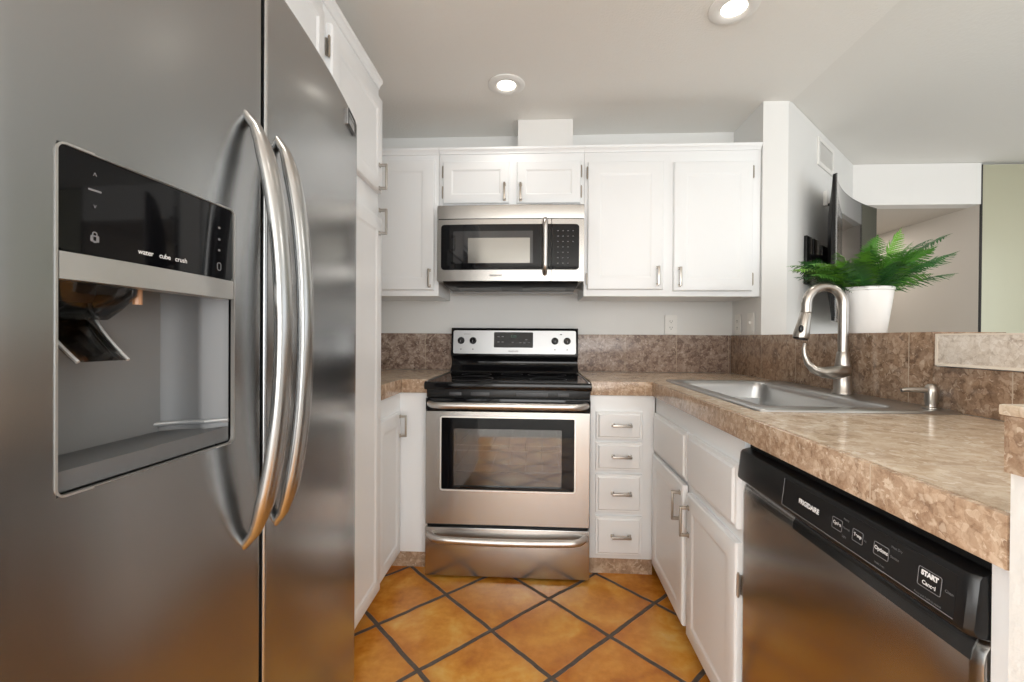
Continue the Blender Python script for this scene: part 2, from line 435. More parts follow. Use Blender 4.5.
mb = MB().box(-2.64, -.75, -3.12, -3.0, 0, ZC).box(2.55, 5.0, -3.12, -3.0, 0, ZC).box(-.75, 2.55, -3.12, -3.0, 0, .25).box(-.75, 2.55, -3.12, -3.0, 2.25, ZC)
struct('wall_rear', mb, M['wall'])
for nm, ax in (('window_1', 'Y'), ('window_2', 'X'), ('window_3', 'W')):
    mb = MB()
    if ax == 'Y':
        for a, b in ((-.75, -.69), (.87, .93), (2.49, 2.55)): mb.box(a, b, -3.10, -3.04, .25, 2.25, .004)
        for a, b in ((.25, .31), (2.19, 2.25)): mb.box(-.69, 2.49, -3.10, -3.04, a, b, .004)
    elif ax == 'W':  # unseen left frame, added around the fill light
        for a, b in ((-2.75, -2.69), (-1.78, -1.72), (-.81, -.75)): mb.box(-2.73, -2.67, a, b, .45, 2.15, .004)
        for a, b in ((.45, .51), (2.09, 2.15)): mb.box(-2.73, -2.67, -2.69, -.81, a, b, .004)
    else:
        for a, b in ((-2.1, -2.04), (-.33, -.27), (1.44, 1.5)): mb.box(5.03, 5.09, a, b, .35, 2.2, .004)
        for a, b in ((.35, .41), (2.14, 2.2)): mb.box(5.03, 5.09, -2.04, 1.44, a, b, .004)
    fr = struct(nm, mb, M['trimwhite'])
# half wall between kitchen and living room, its near return, and the duct chase above the uppers
struct('wall_half', MB().box(XS, 1.36, 1.3601, 2.3795, 0, 1.126), M['stucco'])
struct('wall_half_bar', MB().box(XS, 1.36, .38, 1.360, 0, 1.040), M['stucco'])
struct('wall_return', MB().box(.536, XS-.001, .38, .530, 0, .9625), M['stucco'])
struct('trim_1', MB().box(-.113, .197, 2.52, YW-.001, 2.142, ZC-.001), M['trimwhite'])
# tall mirror where the hall ends; its green reflection is painted as base colour
mi = thing('glass_panel', 'tall greenish glass wall panel with a thin dark edge beside the hall opening', 'glass panel', (3.6, YH, 0))
MB().box(3.109, 4.6, YH-.002, YH+.028, .10, ZC-.004).build('tinted_glass', M['mirror'], mi)
MB().box(3.1015, 3.1085, YH-.003, YH+.028, 0, ZC-.002).box(3.1085, 4.6, YH-.012, YH+.028, 0, .099).build('edge_strip', M['dark'], mi)

# ------------------------------------------------------------------ worktops and tiled splashes
def edge_top(name, label, tops, edges, cat='worktop'):
    t = thing(name, label, cat, (tops[0][0], tops[0][2], ZT-.064))
    mb = MB()
    for b in tops: mb.box(b[0], b[1], b[2], b[3], ZT-.030, ZT)
    mb.build('tile_top', M['st_top'], t)
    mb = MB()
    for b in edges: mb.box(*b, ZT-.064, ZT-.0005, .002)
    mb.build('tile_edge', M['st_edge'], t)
    return t
SX0, SX1, SY0, SY1 = .655, 1.062, 1.318, 2.112      # hole for the sink bowl
edge_top('worktop', 'L-shaped beige marble tile worktop holding the sink, running from the range to the dishwasher',
    [(.2535, .5485, 2.0915, 2.7105), (.5485, XS-.012, 2.112, 2.7105), (.5485, SX0, .5335, 2.112), (SX1, XS-.012, .5335, 2.112), (SX0, SX1, .5335, SY0)],
    [(.2535, .548, 2.079, 2.0912), (.536, .548, .5335, 2.079)])
edge_top('worktop', 'small brown marble tile worktop in the corner left of the range',
    [(XL+.002, -.6405, 1.7575, 2.7105), (-.6405, -.5145, 2.0915, 2.7105)],
    [(-.652, -.640, 1.7575, 2.0912), (-.640, -.5145, 2.079, 2.0912)])
bs = MB().box(XL+.002, XS-.013, YW-.0125, YW-.0005, ZT+.001, 1.139, .0015).build('tile_backsplash', M['st_back'])
tag(bs, 'row of brown marble tiles along the back wall behind the range', 'backsplash')
bs = MB().box(XS-.0125, XS-.0005, 1.362, YW-.013, ZT+.001, 1.139, .0015).box(XS-.0125, XS-.0005, .5335, 1.3615, ZT+.001, 1.039, .0015).box(XS-.0005, 1.36, 1.3625, 2.379, 1.127, 1.139).build('tile_backsplash', M['st_side'])
tag(bs, 'dark brown marble tiles facing the half wall behind the sink and faucet', 'backsplash')
t = thing('bar_top', 'pale marble tiled bar top edge above the brown tiles at far right', 'bar top', (1.4, .9, 1.041))
MB().box(1.146, 1.62, .385, 1.340, 1.0415, 1.133, .003).build('slab', M['st_bar'], t)
mb = MB().box(1.1445, 1.1459, 1.332, 1.3395, 1.042, 1.1325).box(1.1445, 1.1459, .39, 1.332, 1.042, 1.0495).box(1.1445, 1.1459, .39, 1.332, 1.1285, 1.1325)
o = mb.build('grout_line', mat('pale_grout', (.74, .66, .56), .7), t)
t = thing('tile_coping', 'marble tiled cap on the white return wall at the extreme right edge', 'tile cap', (.8, .45, .963))
MB().box(.530, XS-.014, .375, .5325, .9635, 1.028, .002).build('tile_band', M['st_edge'], t)
MB().box(.524, XS-.014, .370, .5330, 1.0285, 1.041, .003).build('cap_slab', M['st_top'], t)

# ------------------------------------------------------------------ cabinets
DOOR = [(0, 0), (0, .013), (.004, .018), (.010, .020), (.054, .020), (.058, .0185), (.066, .0150), (.069, .0150)]
DRAW = [(0, 0), (0, .012), (.003, .014), (.010, .014), (.016, .020), (.020, .0205)]
UPD = [(0, 0), (0, .013), (.004, .018), (.012, .020), (.062, .020), (.066, .0185), (.073, .0155), (.076, .0155)]
def door(parent, name, o, u, n, w, h, prof, label=None):
    d = MB().panel(o, u, Z, n, w, h, prof).build(name, M['cab'], parent, sharp=25)
    if label: d['label'] = label
    return d
def handle(parent, c, along, n, L=.10, m='nickel', nm='handle'):
    return MB().pull(c, along, n, L).build(nm, M[m], parent)
def hinge(parent, c, n, side):
    """wrap hinge: barrel beside the door edge and a small leaf on it"""
    c = V(c); n = V(n); s_ = V(side)
    mb = MB().tube([c + n*.012 - Z*.029, c + n*.012 + Z*.029], .0042, 10).fbox(c + n*.003 + s_*.007, s_, Z, n, .009, .026, .0025, .0006)
    mb.tube([c + n*.012 - Z*.033, c + n*.012 - Z*.029], .0028, 8).tube([c + n*.012 + Z*.029, c + n*.012 + Z*.033], .0028, 8)
    return mb.build('hinge', M['bronze'], parent)
def carcass(t, x0, x1, y0, y1, z0, z1): return MB().box(x0, x1, y0, y1, z0, z1, .001).build('body', M['cab'], t)
def crown_y(t, x0, x1, yf, yb):      # crown on a unit that faces the camera
    poly = [(yf, 2.107), (yf-.004, 2.109), (yf-.006, 2.118), (yf-.016, 2.128), (yf-.018, 2.140), (yb, 2.140), (yb, 2.107)]
    return MB().prism(poly, 'X', x0, x1).build('crown_molding', M['cab'], t)
def crown_x(t, y0, y1, xf, xb):
    poly = [(xf, 2.107), (xf+.004, 2.109), (xf+.006, 2.118), (xf+.016, 2.128), (xf+.018, 2.140), (xb, 2.140), (xb, 2.107)]
    return MB().prism(poly, 'Y', y0, y1).build('crown_molding', M['cab'], t)
YU = 2.3935
FN = -Y
# upper right
t = thing('wall_cabinet', 'wide white two-door wall cabinet on the right of the microwave', 'cabinet', (.707, 2.55, 1.34))
carcass(t, .2505, 1.1665, YU, YW-.001, 1.340, 2.1065); crown_y(t, .2505, 1.1665, YU, YW-.001)
d = door(t, 'door', (.268, YU, 1.375), X, FN, .397, .677, UPD)
handle(d, (.635, YU-.020, 1.445), Z, FN); hinge(d, (.265, YU, 1.995), FN, X); hinge(d, (.265, YU, 1.43), FN, X)
d = door(t, 'door', (.717, YU, 1.368), X, FN, .405, .678, UPD)
handle(d, (.747, YU-.020, 1.440), Z, FN); hinge(d, (1.125, YU, 1.99), FN, -X); hinge(d, (1.125, YU, 1.43), FN, -X)
# over the microwave
t = thing('wall_cabinet', 'short white two-door wall cabinet directly above the microwave', 'cabinet', (-.14, 2.55, 1.8155))
carcass(t, -.5335, .2495, YU, YW-.001, 1.8155, 2.1065); crown_y(t, -.5335, .2495, YU, YW-.001)
d = door(t, 'door', (-.510, YU, 1.838), X, FN, .358, .227, [(i*.75 if i > .02 else i, h) for i, h in UPD])
handle(d, (-.176, YU-.020, 1.895), Z, FN, .09, 'bronze'); hinge(d, (-.513, YU, 2.010), FN, X); hinge(d, (-.513, YU, 1.900), FN, X)
d = door(t, 'door', (-.111, YU, 1.835), X, FN, .341, .226, [(i*.75 if i > .02 else i, h) for i, h in UPD])
handle(d, (-.090, YU-.020, 1.893), Z, FN, .09, 'bronze'); hinge(d, (.233, YU, 2.005), FN, -X); hinge(d, (.233, YU, 1.897), FN, -X)
# upper left
t = thing('wall_cabinet', 'white wall cabinet in the left corner, beside the microwave and tall pantry', 'cabinet', (-.89, 2.55, 1.34))
carcass(t, XL+.001, -.5355, YU, YW-.001, 1.340, 2.1065); crown_y(t, XL+.001, -.5355, YU, YW-.001)
d = door(t, 'door', (-.960, YU, 1.371), X, FN, .403, .709, UPD)
handle(d, (-.580, YU-.020, 1.435), Z, FN, .095, 'bronze')
# pantry
XF = -.640
t = thing('pantry_cabinet', 'tall narrow white pantry cabinet between the fridge and the back corner', 'cabinet', (-.94, 1.52, 0))
MB().box(XL+.001, XF, 1.2905, 1.7535, .085, 2.1065, .001).build('body', M['cab'], t); crown_x(t, 1.2905, 1.7535, XF, XL+.001)
MB().box(XL+.05, XF-.07, 1.2915, 1.7525, 0, .084).build('toe_kick', M['st_toe'], t)
d = door(t, 'door', (XF, 1.310, 1.688), Y, X, .441, .372, DOOR); d['label'] = 'upper door'
handle(d, (XF+.020, 1.712, 1.742), Z, X); hinge(d, (XF, 1.303, 1.985), X, Y)
d = door(t, 'door', (XF, 1.310, .095), Y, X, .441, 1.493, DOOR); d['label'] = 'lower door'
handle(d, (XF+.020, 1.712, 1.566), Z, X)
# over the fridge
t = thing('wall_cabinet', 'white cabinet above the refrigerator, at the top edge of the picture', 'cabinet', (-.94, .82, 1.80))
carcass(t, XL+.001, XF, .350, 1.2895, 1.800, 2.1065); crown_x(t, .350, 1.2895, XF, XL+.001)
for y0 in (.372, .836):
    d = door(t, 'door', (XF, y0, 1.822), Y, X, .430, .238, [(i*.7 if i > .02 else i, h) for i, h in DOOR])
    handle(d, (XF+.020, y0 + (.40 if y0 < .5 else .03), 1.87), Z, X, .09)
# base left
XB = -.652
t = thing('base_cabinet', 'white corner base cabinet under the small worktop left of the range', 'cabinet', (-.9, 2.2, 0))
MB().box(XL+.001, XB, 1.7555, YW-.02, .085, ZT-.066, .001).box(XB, -.5145, 2.093, 2.6, .085, ZT-.066, .001).build('body', M['cab'], t)
MB().box(XL+.05, XB-.05, 1.757, 2.14, 0, .084).box(XB-.05, -.5155, 2.12, 2.14, 0, .084).build('toe_kick', M['st_toe'], t)
d = door(t, 'door', (XB, 1.768, .098), Y, X, .285, .665, DOOR)
handle(d, (XB+.020, 2.030, .700), Z, X, .10, 'bronze')
# drawer stack
t = thing('drawer_cabinet', 'narrow white base cabinet with four drawers right of the range', 'cabinet', (.4, 2.35, 0))
YD = 2.092
MB().box(.2535, .5525, YD, YW-.02, .085, ZT-.066, .001).build('body', M['cab'], t)
MB().box(.2545, .5525, YD+.03, YD+.05, 0, .084).build('toe_kick', M['st_toe'], t)
for z0, z1 in ((.645, .775), (.500, .632), (.306, .484), (.106, .288)):
    d = door(t, 'drawer', (.280, YD, z0), X, FN, .214, z1-z0, DRAW)
    handle(d, (.396, YD-.0205, (z0+z1)/2 + .004), X, FN, .088, 'nickel', 'pull')
# sink base
XR = .556
t = thing('sink_cabinet', 'white two-door base cabinet under the sink beside the dishwasher', 'cabinet', (.85, 1.65, 0))
mb = MB().box(XR, XR+.018, 1.2085, 2.0905, .085, ZT-.066, .001).box(XR+.018, XS-.02, 1.2085, 1.224, .085, ZT-.066).box(XR+.018, XS-.02, 2.075, 2.0905, .085, ZT-.066).box(XR+.018, XS-.02, 1.224, 2.075, .085, .10)
mb.build('body', M['cab'], t)
MB().box(XR+.06, XR+.08, 1.21, 2.09, 0, .084).build('toe_kick', M['st_toe'], t)
RN = -X
for y1, w_ in ((2.062, .432), (1.610, .384)):
    door(t, 'drawer_front', (XR, y1, .600), -Y, RN, w_, .176, DRAW)
ua = V((-.014, -1, 0)).normalized(); na = V((-ua.y, ua.x, 0))*-1       # the far door stands slightly ajar
d = door(t, 'door', (XR-.001, 2.068, .078), ua, na, .442, .508, DOOR, 'slightly open door')
handle(d, V((XR-.001, 2.068, .505)) + ua*.418 + na*.020, Z, na, .105, 'bronze')
d = door(t, 'door', (XR, 1.606, .062), -Y, RN, .388, .505, DOOR)
handle(d, (XR-.020, 1.580, .475), Z, RN, .105, 'bronze'); hinge(d, (XR, 1.215, .455), RN, Y); hinge(d, (XR, 1.215, .15), RN, Y)
# filler beside dishwasher
o = MB().box(.5525, 1.12, .534, .5665, 0, ZT-.066, .001).build('end_panel', M['cab'])
tag(o, 'narrow white end panel between dishwasher and return wall', 'panel')

# ------------------------------------------------------------------ refrigerator
def fx(y): return -.466 - .161*(y-.65)**2
FT, FB = 1.742, .105
t = thing('refrigerator', 'large stainless steel side-by-side refrigerator with curved handles on the left', 'refrigerator', (-.85, .81, 0))
MB().box(-1.20, -.548, .356, 1.276, .02, 1.735, .004).build('cabinet', mat('fridge_side_grey', (.20, .20, .20), .5), t)
MB().box(-1.10, -.552, .37, 1.25, .0, .100, .003).build('base_grille', M['blackp'], t)
DY0, DY1, DZ0, DZ1 = .4135, .6585, .949, 1.304
def fridge_door(name, y0, y1, hole=None):
    ys = []
    r = .006
    for k in range(7):                                 # rolled edge
        a = math.pi/2*k/6; ys.append((y0 + r*(1-math.cos(a)) , -r*(1-math.sin(a))))
    n = 22
    st = [y0 + r + (y1-y0-2*r)*k/n for k in range(1, n)]
    if hole: st = sorted([s for s in st if min(abs(s-hole[0]), abs(s-hole[1])) > .006] + [hole[0], hole[1]])
    ys += [(s, 0) for s in st]
    for k in range(7):
        a = math.pi/2*k/6; ys.append((y1 - r + r*math.sin(a), -r*(1-math.cos(a))))
    zs = [(FB, -.006), (FB+.006, 0)] + [(FB + .006 + (FT-FB-.02)*k/12, 0) for k in range(1, 12)] + [(FT-.012, 0), (FT-.004, -.003), (FT, -.010)]
    if hole: zs = sorted([z for z in zs if min(abs(z[0]-hole[2]), abs(z[0]-hole[3])) > .01] + [(hole[2], 0), (hole[3], 0)])
    mb = MB(); bm = mb.bm
    G = [[bm.verts.new((fx(y)+dx+dz, y, z)) for y, dx in ys] for z, dz in zs]
    xb = -.545
    for i in range(len(zs)-1):
        for j in range(len(ys)-1):
            if hole and zs[i][0] >= hole[2]-1e-6 and zs[i+1][0] <= hole[3]+1e-6 and ys[j][0] >= hole[0]-1e-6 and ys[j+1][0] <= hole[1]+1e-6: continue
            bm.faces.new((G[i][j], G[i][j+1], G[i+1][j+1], G[i+1][j]))
    B = {}
    loop = [(0, j) for j in range(len(ys))] + [(i, len(ys)-1) for i in range(1, len(zs))] + [(len(zs)-1, j) for j in range(len(ys)-2, -1, -1)] + [(i, 0) for i in range(len(zs)-2, 0, -1)]
    bk = [bm.verts.new((xb, G[i][j].co.y, G[i][j].co.z)) for i, j in loop]
    for k in range(len(loop)):
        k2 = (k+1) % len(loop)
        bm.faces.new((G[loop[k][0]][loop[k][1]], bk[k], bk[k2], G[loop[k2][0]][loop[k2][1]]))
    if not hole: bm.faces.new(bk)
    return mb.build(name, M['steel_f'], t, sharp=40)
YG = .735
fd = fridge_door('freezer_door', .357, YG-.006, (DY0, DY1, DZ0, DZ1))
rd = fridge_door('fridge_door', YG+.006, 1.276)
MB().box(-.56, -.485, YG-.0058, YG+.0058, FB, FT-.01).build('door_gasket', M['blackm'], t)
def arch_handle(parent, y, out, z0, z1):
    n = 30; pts = []; rs = []
    for k in range(n+1):
        a = k/n; z = z0 + (z1-z0)*a
        b = 1-(2*a-1)**2
        pts.append((fx(y) - .004 + out*(b**.62), y, z))
        e = min(a, 1-a)
        rs.append(.0125*min(1, .50 + e*5))
    h = MB().tube(pts, rs, 20, ref=(0, 1, 0), oval=1.55).build('door_handle', M['steel_fh'], parent, sharp=60)
    return h
arch_handle(fd, .690, .066, .772, 1.470)
arch_handle(rd, .780, .056, .772, 1.470)
# badge
bx = fx(1.195)
bu = V((fx(1.235)-fx(1.155), .08, 0)).normalized(); bn = bu.cross(Z)
c = V((bx, 1.195, 1.702)) + bn*.0005
MB().rrect(c, bu, Z, bn, .078, .044, .004, .0022).build('badge', M['silver'], rd)
mb = MB().rrect(c + bn*.0023 , bu, Z, bn, .078, .044, .004, .0016, ring=.005); mb.build('badge_rim', M['blackp'], rd)
mb = MB().text('FRIGIDAIRE', .0108, c + bn*.0023 + Z*.005, bu, Z, bold=.0003).text('GALLERY', .0065, c + bn*.0023 - Z*.008, bu, Z)
mb.build('badge_lettering', M['inkdark'], rd)
# dispenser
XD = fx(.53)
du = V((fx(DY1)-fx(DY0), DY1-DY0, 0)).normalized(); dn = du.cross(Z)
dc = V(((fx(DY0)+fx(DY1))/2, (DY0+DY1)/2, 0))
W = (DY1-DY0)/du.y
disp = MB()
# bezel ring
disp.rrect(dc + Z*(DZ0+DZ1)/2 + dn*-.004, du, Z, dn, W+.003, DZ1-DZ0+.003, .010, .0052, ring=.0024)
dp = disp.build('water_dispenser', M['bezel'], t)
# liner: flat back sweeping round into the right side
mb = MB()
pl = [(DY0+.003, -.005), (DY0+.003, -.098)] + [(DY0+.003 + .115*k/5, -.100) for k in range(1, 6)]
yc_, R_ = DY0+.165, .060
for k in range(13):
    a = math.pi/2*k/12
    pl.append((DY0+.165 + .058*math.sin(a), -.100 + .068*(1-math.cos(a))))
pl += [(DY1-.006, -.016), (DY1-.003, -.006)]
rings = []
for z in (DZ0+.020, DZ0+.026, DZ0+.034, 1.10, 1.194):
    k = .010 if z == DZ0+.020 else (.003 if z == DZ0+.026 else 0)
    rings.append([V((fx(y) + d + (k if d < -.02 else 0), y, z)) for y, d in pl])
mb.loft(rings, False, False).build('recess_liner', M['greyrec'], dp, sharp=70)
# tray
poly = [V((fx(y) + d, y, 0)) for y, d in pl]
mb = MB(); mb.loft([[p + Z*(DZ0+.003) for p in poly], [p + Z*(DZ0+.016) for p in poly], [p + Z*(DZ0+.024) for p in poly]], True, True).build('drip_tray', M['greyrec'], dp, sharp=30)
MB().tube([V((fx(y) + d*.93, y, DZ0+.034)) for y, d in pl], .0032, 8).build('tray_rim', mat('satin_grey_rim', (.38, .39, .40), .35, .4), dp)
MB().rrect(dc + Z*((1.196+DZ1)/2) - dn*.006, du, Z, dn, W-.004, DZ1-1.196-.002, .006, .005).build('control_panel', M['glassk'], dp)
# arched silver strip under the panel
mb = MB(); n = 16; rings = []
for k in range(n+1):
    a = k/n; bow = .010*(1-(2*a-1)**2); p = dc + du*(a-.5)*(W-.004)
    top, bot = 1.1955, 1.1680 - .0*bow
    rings.append([p + dn*(-.02) + Z*bot, p + dn*(.001+bow*.6) + Z*bot, p + dn*(.001+bow*.5) + Z*top, p + dn*(-.02) + Z*top])
mb.loft(rings).build('trim_strip', M['bezel'], dp)
def dpt(yy, z): return V((0, 0, z)) + dc + du*((yy-(DY0+DY1)/2)/du.y) + dn*(-.0009)
mb = MB()
for s_, yy in (('water', .511), ('cube', .5375), ('crush', .562)): mb.text(s_, .0086, dpt(yy, 1.2115), du, Z, bold=.0001)
mb.build('panel_lettering', M['ink'], dp)
mb = MB()
mb.text('^', .010, dpt(.451, 1.282), du, Z).text('v', .008, dpt(.451, 1.250), du, Z); mb.rrect(dpt(.451, 1.2665)+dn*.0003, du, Z, dn, .014, .002, .0008, .0003)
mb.rrect(dpt(.451, 1.215)+dn*.0003, du, Z, dn, .009, .007, .001, .0003, ring=.0014).rrect(dpt(.451, 1.2165)+dn*.0003, du, Z, dn, .0055, .012, .0025, .0003, ring=.0011)
for z in (1.271, 1.254, 1.238): mb.rrect(dpt(.629, z)+dn*.0003, du, Z, dn, .004, .003, .001, .0003)
mb.rrect(dpt(.629, 1.214)+dn*.0003, du, Z, dn, .008, .012, .0035, .0003, ring=.0012)
mb.build('icon_lettering', M['inkdim'], dp)
# ice chute, dark cavity behind it, clear paddle, amber nozzle
def qx(y, d): return fx(y) + d
mb = MB()
mb.box(qx(.44, -.099), qx(.44, -.085), DY0+.006, .520, 1.088, 1.190, .004).build('chute_housing', M['blackm'], dp)
mb = MB(); rings = []
for z, y0, y1, d0, d1 in ((1.186, .420, .535, -.090, -.010), (1.160, .424, .531, -.088, -.012), (1.142, .440, .522, -.084, -.028), (1.130, .455, .512, -.080, -.040)):
    rr = []
    for k in range(24):
        a = 2*math.pi*k/24; cs, sn = math.cos(a), math.sin(a)
        e = lambda v_: math.copysign(abs(v_)**.7, v_)
        rr.append(V((fx((y0+y1)/2) + (d0+d1)/2 + (d1-d0)/2*e(cs), (y0+y1)/2 + (y1-y0)/2*e(sn), z)))
    rings.append(rr)
mb.loft(rings, True, True).build('ice_chute', M['smoke'], dp, sharp=60)
mb = MB(); rings = []
for k in range(9):
    a = k/8; z = 1.150 - .068*a; x = fx(.47) - .078 + .050*a**1.5
    rings.append([V((x, .452 - .006*(1-a), z)), V((x+.006, .458-.006*(1-a), z)), V((x+.006, .508, z)), V((x, .514, z)), V((x-.003, .508, z)), V((x-.003, .458, z))])
mb.loft(rings).build('ice_paddle', M['smoked'], dp)
fp = mat('frosted_plastic', (.55, .55, .54), .3)
for yy in (.453, .512):
    MB().tube([(fx(.47) - .078 + .050*(k/8)**1.5 + .004, yy - .006*(1-k/8)*(yy < .5), 1.150 - .068*k/8) for k in range(9)], .0022, 6).build('paddle_rib', fp, dp)
MB().tube([(fx(.5)-.028, .527, 1.172), (fx(.5)-.028, .527, 1.150)], .005, 10).build('water_nozzle', mat('amber_nozzle', (.55, .30, .16), .35), dp)

# ------------------------------------------------------------------ range
x0, x1 = -.5085, .2475; cx = (x0+x1)/2
t = thing('range', 'freestanding stainless electric range with black glass cooktop against the back wall', 'stove', (cx, 2.35, 0))
WX0, WX1, WZ0, WZ1 = -.441, .182, .408, .752
mb = MB().box(x0+.004, x1-.004, 2.63, 2.698, .03, .875)
mb.box(x0+.004, x0+.03, 2.048, 2.63, .03, .875).box(x1-.03, x1-.004, 2.048, 2.63, .03, .875).box(x0+.03, x1-.03, 2.048, 2.63, .77, .875).box(x0+.03, x1-.03, 2.048, 2.63, .03, .36)
mb.build('body', M['blackp'], t)
for fx_ in (x0+.05, x1-.05):
    for fy in (2.09, 2.64): MB().lathe((fx_, fy, 0), [(.018, 0), (.018, .008), (.009, .012), (.009, .031)], 14).build('foot', M['blackp'], t)
# oven door: plate with a rounded opening
def plate_hole(mb, X0, X1, Z0, Z1, hx0, hx1, hz0, hz1, r, yf, yb, seg=6):
    hc, wc = ((hx0+hx1)/2, (hz0+hz1)/2), (hx1-hx0, hz1-hz0)
    inner = []; outer = []
    for cx_, cz_, a0 in ((1, 1, 0), (-1, 1, 90), (-1, -1, 180), (1, -1, 270)):
        for k in range(seg+1):
            a = math.radians(a0+90*k/seg)
            inner.append((hc[0]+cx_*(wc[0]/2-r)+r*math.cos(a), hc[1]+cz_*(wc[1]/2-r)+r*math.sin(a)))
            outer.append((X1 if cx_ > 0 else X0, Z1 if cz_ > 0 else Z0))
    for lo, nx in ((0, 0),): pass
    bm = mb.bm; e = .004
    I = [bm.verts.new((p[0], yf, p[1])) for p in inner]; Ib = [bm.verts.new((p[0], yb, p[1])) for p in inner]
    cor = [(X1, Z1), (X0, Z1), (X0, Z0), (X1, Z0)]
    def ins(p, d): return (p[0] - d if p[0] == X1 else p[0] + d, p[1] - d if p[1] == Z1 else p[1] + d)
    C = [bm.verts.new((*[ins(p, e)[0]], yf, ins(p, e)[1])) for p in cor]; C2 = [bm.verts.new((p[0], yf+e, p[1])) for p in cor]; Cb = [bm.verts.new((p[0], yb, p[1])) for p in cor]
    n = len(I)
    for q in range(4):
        for k in range(seg): bm.faces.new((C[q], I[q*(seg+1)+k], I[q*(seg+1)+k+1]))
        q2 = (q+1) % 4
        bm.faces.new((C[q], I[q*(seg+1)+seg], I[(q2*(seg+1)) % n], C[q2]))
        bm.faces.new((C[q], C[q2], C2[q2], C2[q])); bm.faces.new((C2[q], C2[q2], Cb[q2], Cb[q]))
        for k in range(seg): bm.faces.new((Cb[q], Ib[q*(seg+1)+k], Ib[q*(seg+1)+k+1]))
        bm.faces.new((Cb[q], Ib[q*(seg+1)+seg], Ib[(q2*(seg+1)) % n], Cb[q2]))
    for k in range(n): bm.faces.new((I[k], I[(k+1) % n], Ib[(k+1) % n], Ib[k]))
    return mb
od = plate_hole(MB(), x0, x1, .250, .777, WX0, WX1, WZ0, WZ1, .012, 2.022, 2.046).build('oven_door', M['steel_r'], t)
wc = V(((WX0+WX1)/2, 2.0235, (WZ0+WZ1)/2)); ww, wh = WX1-WX0, WZ1-WZ0
MB().rrect(wc + Y*.001, X, Z, FN, ww-.001, wh-.001, .012, .006, ring=.006).build('window_bead', mat('bright_bead', (.80, .78, .75), .35, .8), od)
GX0, GX1, GZ0, GZ1 = -.378, .119, .428, .694
plate_hole(MB(), WX0+.004, WX1-.004, WZ0+.004, WZ1-.004, GX0, GX1, GZ0, GZ1, .006, 2.0245, 2.034).build('window_frame', M['glassk'], od)
MB().box(GX0-.004, GX1+.004, 2.0345, 2.0365, GZ0-.004, GZ1+.004).build('oven_glass', M['ovenglass'], od)
mb = MB().box(x0+.035, x1-.035, 2.610, 2.625, .365, .765).box(x0+.031, x0+.036, 2.050, 2.61, .365, .765).box(x1-.036, x1-.031, 2.050, 2.61, .365, .765).box(x0+.036, x1-.036, 2.05, 2.61, .361, .366).box(x0+.036, x1-.036, 2.05, 2.61, .764, .769)
mb.build('oven_cavity', M['enamel'], t)
for zr in (.485, .585):
    mb = MB()
    for k in range(9): mb.tube([(x0+.05 + (x1-x0-.10)*k/8, 2.075, zr), (x0+.05 + (x1-x0-.10)*k/8, 2.59, zr)], .0014, 6)
    for yy in (2.075, 2.59): mb.tube([(x0+.04, yy, zr-.003), (x1-.04, yy, zr-.003)], .0032, 8)
    mb.build('oven_rack', M['rack'], t)
MB().box(x0, x1, 2.0205, 2.046, .7785, .834, .003).build('door_trim', M['black'], od)
def bar_handle(parent, xa, xb, z, yb, out, r, sag=0.0, m='steel_pol'):
    pts = []; n = 26
    for k in range(n+1):
        a = k/n; e = min(a, 1-a)*(xb-xa)
        pts.append((xa + (xb-xa)*a, yb - out*(1-max(0, 1-e/.055)**2.2), z - sag*(1-(2*a-1)**2)))
    return MB().tube(pts, r, 14, ref=(0, 0, 1), oval=1.1).build('handle', M[m], parent, sharp=60)
bar_handle(od, x0+.018, x1-.018, .808, 2.024, .050, .0142)
MB().box(x0+.002, x1-.002, 2.030, 2.07, .836, .874, .002).build('vent_trim', M['blackp'], t)
gv = mat('vent_slot_grey', (.05, .05, .055), .4)
for xa, xb in ((-.40, -.345), (-.30, -.215), (-.09, .055), (.10, .15)): MB().box(xa, xb, 2.0285, 2.031, .846, .862, .001).build('vent_slot', gv, t)
mb = MB().prism([(2.004, .884), (2.001, .893), (2.004, .905), (2.012, .911), (2.625, .911), (2.625, .8755), (2.008, .8755)], 'X', x0-.003, x1+.002)
ck = mb.build('cooktop', M['black'], t)
for bx_, by_, br in ((-.33, 2.20, .115), (.06, 2.19, .09), (-.33, 2.45, .08), (.06, 2.46, .105), (-.135, 2.48, .06)):
    MB().lathe((bx_, by_, .9112), [(br-.0015, 0), (br, .0003), (br+.0015, 0)], 48, cap=False).build('burner_ring', M['inkdark'], ck)
for xx in (x0+.006, x1-.008): MB().tube([(xx, 2.02, .9125), (xx, 2.60, .9125)], .0022, 6).build('cooktop_rim', M['steel_pol'], ck)
BGP = [(2.606, .9115), (2.612, .925), (2.640, .945), (2.650, .968), (2.645, .990), (2.628, 1.003), (2.620, 1.010), (2.640, 1.166), (2.648, 1.173), (2.698, 1.173), (2.698, .9115)]
bg = MB().prism(BGP, 'X', x0, x1-.002).build('backguard', M['black'], t, sharp=50)
pv = V((0, .020, .156)).normalized(); pn = X.cross(pv)
pc = V((cx-.001, 2.630, 1.0885)) 
MB().rrect(pc - pn*.001, X, pv, pn, .728, .139, .010, .005).build('control_panel', M['silver'], bg)
pp = pc + pn*.004
def bgp(xx, z): return pp + X*(xx-pp.x) + pv*((z-pp.z)/pv.z)
MB().rrect(bgp(-.136, 1.1025), X, pv, pn, .232, .092, .006, .002).build('display', M['glassk'], bg)
mb = MB().text('8:88', .020, bgp(-.135, 1.122)+pn*.0022, X, pv); mb.build('clock_digits', mat('clock_green', (.05, .13, .09), .5), bg)
mb = MB()
